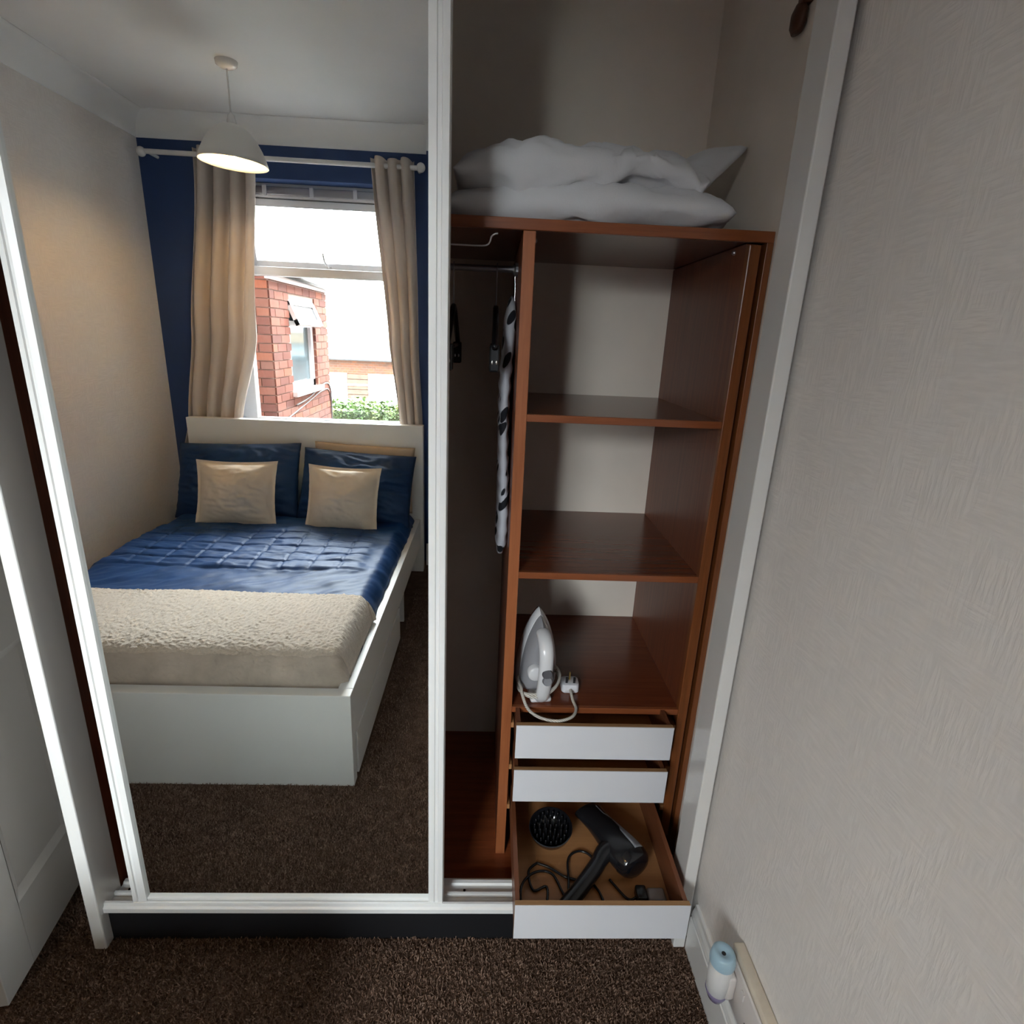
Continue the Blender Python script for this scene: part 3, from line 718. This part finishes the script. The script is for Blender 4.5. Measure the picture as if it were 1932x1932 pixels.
hb = spline([a0 + (a1 - a0) * .70, V((.352, .035, ZD + .040)), V((.318, -.005, ZD + .032)), V((.275, -.055, ZD + .026)), V((.226, -.108, ZD + .022)), V((.212, -.121, ZD + .021))], 8)
rr = [.032 - .011 * min(1, i / 14) for i in range(len(hb))]; rr[-1] = .011; rr[-2] = .015
MB().tube(hb, rr, 18).build('handle', 'black_plastic', HD, True, angle=60)
m = MB()
def sf(a, b):
    t = .10 + .82 * a; wd = (.0 + .30 * a ** 1.1)
    ang = math.radians(66) + (b - .5) * 2 * wd
    rw = .0415 + .0090 * math.sin(max(0, min(1, (t - .1) / .7)) * PI / 2); rh = .0215 + .0205 * min(1, (t - .1) / .7)
    if t < .3: rw = .0412 - .003 * (t - .1) / .2 + .0006
    c = a0 + (a1 - a0) * t; return c - sd_ * (rw + .0012) * math.cos(ang) + up_ * (rh + .0012) * math.sin(ang)
m.grid(24, 4, sf); o = m.build('stripe', 'grey_stripe', HD, True); so = o.modifiers.new('thick', 'SOLIDIFY'); so.thickness = .0015
zc = ZD + .0042
cabs = [[(.212, -.121, ZD + .02), (.180, -.128, zc), (.135, -.130, zc), (.118, -.110, zc + .004), (.116, -.060, zc + .014), (.135, -.020, zc + .008), (.170, .005, zc), (.205, -.005, zc), (.225, -.055, zc), (.236, -.085, zc)],
        [(.236, -.085, zc), (.244, -.03, zc + .006), (.252, .04, zc + .004), (.285, .068, zc), (.315, .055, zc), (.325, .02, zc), (.29, -.02, zc), (.24, -.012, zc), (.20, .015, zc), (.165, .03, zc)],
        [(.165, .03, zc), (.14, 0, zc + .004), (.15, -.05, zc), (.185, -.04, zc), (.18, -.09, zc), (.155, -.125, zc), (.125, -.128, zc + .006)],
        [(.30, -.02, zc + .002), (.322, -.055, zc), (.328, -.095, zc), (.318, -.13, zc)],
        [(.355, -.02, zc + .002), (.385, -.065, zc), (.400, -.075, zc), (.413, -.074, zc + .008)]]
m = MB()
for c_ in cabs: m.tube(spline(c_, 8), .0034, 7)
m.build('cord', 'black_plastic', HD, True)
m = MB(); m.box(.412, .440, -.092, -.052, ZD, ZD + .030, .005); pg2 = m.build('plug', 'black_plastic', HD, True, angle=50)
m = MB(); m.box(.441, .488, -.094, -.056, ZD, ZD + .026, .006); m.build('plug_cover', 'clear_plastic', pg2, True, angle=50)
DF = thing('diffuser', 'round black hair dryer diffuser with upright prongs in the open drawer', 'diffuser', (.207, .100, ZD))
Mf = TR((.207, .100, ZD + .030)) @ RX(10) @ RY(-3)
MB().lathe([(.0001, -.024), (.024, -.026), (.026, -.016), (.040, -.006), (.056, .016), (.061, .034), (.058, .034), (.052, .016), (.036, .001), (.0001, 0)], n=40, M=Mf).build('bowl', 'black_gloss', DF, True, angle=60)
for k, (rad, n) in enumerate(((.0, 1), (.016, 7), (.031, 13), (.045, 19))):
    for i in range(n):
        a = 2 * PI * i / n + k; x, y = rad * math.cos(a), rad * math.sin(a); zb = .000 + max(0, rad - .034) * .75
        MB().tube([Mf @ V((x, y, zb)), Mf @ V((x, y, zb + .026)), Mf @ V((x, y, .043 - rad * .12))], [.0032, .0026, .0014], 6).build('prong', 'black_plastic', DF, True)

# ------------------------------------------------------------------ wall socket with plug-in air freshener
SK = thing('wall_socket', 'cream double wall socket above the skirting board', 'socket', (XRW, -.372, .275))
m = MB(); m.box(XRW - .026, XRW, -.456, -.284, .200, .328, .005); m.build('socket_box', 'socket_cream', SK, True, angle=50)
m = MB(); m.box(XRW - .033, XRW - .026, -.447, -.292, .208, .318, .003); sp = m.build('face_plate', 'socket_white', SK, True, angle=50)
box('rocker_switch', 'socket_white', XRW - .037, XRW - .033, -.374, -.362, .283, .301, sp, .001)
for y, z in ((-.405, .262), (-.392, .245), (-.418, .245)): box('socket_hole', 'iron_grey', XRW - .0338, XRW - .0328, y - .003, y + .003, z - .004, z + .004, sp)
AF = thing('air_freshener', 'white plug-in air freshener with pale blue cap and purple liquid', 'air freshener', (.535, -.315, .20))
cx, cy = .522, -.318
m = MB(); m.box(.530, XRW - .033, cy - .024, cy + .022, .235, .298, .006); m.build('plug_body', 'socket_white', AF, True, angle=50)
m = MB()
def el(z, a, b): return [V((cx + a * math.cos(2 * PI * k / 28), cy + b * math.sin(2 * PI * k / 28), z + .040)) for k in range(28)]
m.rings([el(.187, .017, .019), el(.19, .021, .023), el(.24, .0245, .0265), el(.278, .0235, .025), el(.286, .022, .023)]); m.build('body', 'freshener_white', AF, True, angle=60)
MB().rings([el(.174, .012, .014), el(.176, .016, .018), el(.194, .0225, .0245), el(.199, .0225, .0245)]).build('refill', 'freshener_purple', AF, True, angle=60)
MB().rings([el(.277, .0255, .027), el(.285, .0262, .0277), el(.301, .0235, .025), el(.306, .019, .020), el(.303, .010, .010), el(.300, .0045, .0045)]).build('cap', 'freshener_blue', AF, True, angle=70)
MB().rings([el(.297, .0045, .0045), el(.3005, .0045, .0045)]).build('vent_hole', 'black_plastic', AF)

# brown batten high in the alcove
m = MB(); m.box(XA - .020, XA, .184, .213, 2.205, 2.62, .003); m.lathe([(.0001, -.024), (.018, -.022), (.027, -.010), (.027, .012), (.016, .026), (.0001, .027)], (XA - .013, .212, 2.185), 16, Matrix.Diagonal((.47, .95, 1, 1)))
tag(m.build('wooden_batten', 'dark_peg', None, True, angle=50), 'dark brown wooden batten with rounded end high on the alcove wall', 'batten')

# ------------------------------------------------------------------ outside the window
struct(box('ground', 'concrete', -14, 10, R(30), R(3.0), -2.8, -2.7), 'grey yard between the houses outside the window', 'ground')
struct(box('wall_added_shade', 'far_brick', .80, 4.0, R(9.0), R(3.0), -2.7, 4.6), 'unseen brick wall of a presumed rear extension, added to shade the neighbouring house', 'wall')  # presumed extension wall out of view, added to cut skylight on the neighbour's brickwork
XB, YN, YE = -1.95, 4.114, 5.856
HS = thing('brick_house', 'red brick neighbouring house with white window and slate eaves', 'house', (-3.1, R(5.0), -2.7))
hw0, hw1, hz0, hz1 = 4.585, 5.385, .935, 1.795
m = MB()
m.box(-4.4, XB - .10, R(YE), R(YN), -2.7, 2.0)
m.box(XB - .10, XB, R(hw0), R(YN), -2.7, 2.0); m.box(XB - .10, XB, R(YE), R(hw1), -2.7, 2.0)
m.box(XB - .10, XB, R(hw1), R(hw0), -2.7, hz0 - .04); m.box(XB - .10, XB, R(hw1), R(hw0), hz1, 2.0)
BW = m.build('brick_wall', 'mortar', HS)
bme = None
def brick(x, y, z, l, ax):
    global bme
    if bme is None:
        q = MB().box(-.5, .5, -.05, .012, 0, .065, 0); o = q.build('brick', 'brick', BW); bme = o
        o.data.transform(Matrix.Identity(4))
    o = bme.copy() if brick.n else bme
    if brick.n: COL.objects.link(o)
    brick.n += 1
    inv = wm(BW).inverted()
    o.matrix_basis = inv @ TR((x, y, z)) @ (RZ(90) if ax == 'y' else RZ(180)) @ Matrix.Diagonal((l, 1, 1, 1)) @ TR((0, 0, 0))
    return o
brick.n = 0
# reset brick mesh to its own space
q = MB().box(-.5, .5, -.012, .05, 0, .065); bme = q.build('brick', 'brick', None); bme.parent = BW
for row in range(20):
    z = .50 + row * .075
    s = YN + (-.11 if row % 2 else 0)
    while s < YE:
        l0, l1 = max(s, YN), min(s + .215, YE); s += .225
        segs = [(l0, l1)]
        if z + .065 > hz0 - .03 and z < hz1 + .005:
            segs = [(l0, min(l1, hw0)), (max(l0, hw1), l1)]
        for a, b in segs:
            if b - a > .03: brick(XB, R((a + b) / 2), z, b - a, 'y')
    s = XB - (.105 if row % 2 else .215)
    for k in range(3):
        if k == 0: brick((s + XB) / 2, R(YN), z, XB - s, 'x')
        else: brick(s - .01 - .1075, R(YN), z, .215, 'x'); s -= .225
HW = box('house_window', 'upvc', XB - .09, XB - .085, R(hw1), R(hw0), hz0, hz1, HS)
m = MB()
for y0_, y1_ in ((hw0, hw0 + .07), (hw1 - .07, hw1)): m.box(XB - .085, XB - .02, R(y1_), R(y0_), hz0, hz1)
for z0_, z1_ in ((hz0, hz0 + .07), (1.545, 1.60), (hz1 - .03, hz1)): m.box(XB - .085, XB - .02, R(hw1), R(hw0), z0_, z1_)
m.build('house_frame', 'upvc', HW)
box('house_pane', 'house_glass', XB - .06, XB - .055, R(hw1 - .07), R(hw0 + .07), hz0 + .07, 1.545, HW)
box('house_pane', 'house_glass', XB - .07, XB - .065, R(hw1 - .07), R(hw0 + .07), 1.60, hz1, HW)
box('house_sill', 'white_panel', XB - .09, XB + .06, R(hw1 + .06), R(hw0 - .05), hz0 - .045, hz0, HW)
Mh = TR((XB - .015, 0, hz1 - .01)) @ RY(-24)
m = MB()
for y0_, y1_ in ((hw0 + .01, hw0 + .075), (hw1 - .075, hw1 - .01)): m.box(-.02, .02, R(y1_), R(y0_), -.245, 0, M=Mh)
for z0_, z1_ in ((-.245, -.19), (-.05, 0)): m.box(-.02, .02, R(hw1 - .01), R(hw0 + .01), z0_, z1_, M=Mh)
hs = m.build('house_fanlight', 'upvc', HW)
MB().box(-.004, .004, R(hw1 - .07), R(hw0 + .07), -.19, -.05, M=Mh).build('house_pane', 'leanto_glass', HW)
m = MB(); m.rings([[V((XB + .06, R(y), 2.03)), V((-3.1, R(y), 2.62)), V((-3.1, R(y), 2.57)), V((XB + .06, R(y), 1.985))] for y in (YN - .05, YE + .03)])
m.build('slate_roof', 'slate', HS)
box('fascia', 'white_panel', XB, XB + .025, R(YE + .03), R(YN - .05), 1.93, 2.0, HS)
m = MB(); m.tube([(XB + .07, R(YN - .06), 2.0), (XB + .07, R(YE + .08), 1.985)], .035, 10); m.build('gutter', 'gutter_grey', HS, True)
m = MB(); m.tube(spline([(XB + .012, R(4.6), .80), (XB + .012, R(5.0), .83), (XB + .012, R(5.4), .90), (XB + .012, R(5.7), .93), (XB + .014, R(5.84), .85), (XB + .014, R(5.86), .6), (XB + .014, R(5.86), .2)], 8), .010, 6)
m.tube(spline([(XB + .014, R(4.3), .70), (XB + .014, R(4.9), .78), (XB + .014, R(5.5), .86), (XB + .014, R(5.80), .80), (XB + .016, R(5.84), .3)], 8), .008, 6)
m.build('wall_cable', 'cable_grey', HS, True)
tag(MB().tube([(-2.78, R(3.07), 1.825), (.72, R(6.18), 2.24)], .003, 6).build('overhead_wire', 'cable_grey'), 'thin overhead wire crossing outside the window', 'wire')

GB = thing('garage_block', 'low building with cream wall, glass lean-to and white doors beyond the hedge', 'building', (-3.2, R(13.4), -2.7))
box('brick_wall', 'far_brick', -8, 2, R(13.2), R(13.0), -2.7, .90, GB)
box('upper_wall', 'render_cream', -8, 2, R(14.2), R(13.7), -2.7, 1.44, GB)
box('fascia', 'white_panel', -8, 2, R(14.2), R(13.64), 1.44, 1.62, GB)
m = MB(); m.rings([[V((x, R(12.85), .89)), V((x, R(13.75), 1.17)), V((x, R(13.75), 1.12)), V((x, R(12.85), .85))] for x in (-8, 2)]); lt = m.build('lean_to_roof', 'leanto_glass', GB)
MB().tube([(-8, R(12.84), .87), (2, R(12.84), .87)], .035, 8).build('gutter', 'gutter_grey', lt)
for x0, x1 in ((-4.6, -3.50), (-2.985, -1.7)): box('white_door', 'white_panel', x0, x1, R(13.0), R(12.94), -2.6, .53, GB)
for i in range(14): box('fence_slat', 'fence_wood', -3.49, -2.995, R(13.0), R(12.955 - .01 * (i % 2)), .52 - (i + 1) * .12, .52 - i * .12 - .012, GB)
for z in (.265, -.09): box('pale_rail', 'white_panel', -3.495, -2.99, R(12.96), R(12.93), z - .018, z + .018, GB)
HG = thing('garden_hedge', 'bright green garden hedge in front of the low building', 'hedge', (-2.0, R(8.3), -2.7))
m = MB(); rnd = random.Random(3)
for i in range(9000):
    x = rnd.uniform(-3.6, -.6); top = rnd.random() < .45
    hz_ = .33 + .07 * nz(x * 3, 1) + .04 * nz(x * 9, 5)
    if top: p = V((x, R(8 + rnd.random() * .8), hz_ + rnd.gauss(0, .045)))
    else: p = V((x, R(8 - .06 * rnd.random()), hz_ - rnd.random() ** 1.3 * 1.2))
    s_ = rnd.uniform(.018, .042); e = Matrix.Rotation(rnd.uniform(0, 6.3), 3, 'Z') @ Matrix.Rotation(rnd.uniform(-1.2, 1.2), 3, 'X')
    a, b = e @ V((s_, 0, 0)), e @ V((0, s_ * .6, s_ * .5))
    m.bm.faces.new([m.bm.verts.new(q) for q in (p - a, p + b, p + a, p - b)])
o = m.build('foliage', 'leaf', HG); o['kind'] = 'stuff'
m = MB(); m.box(-3.6, -.6, R(8.75), R(8.03), -2.7, .30, .05); m.build('hedge_body', 'leaf', HG)
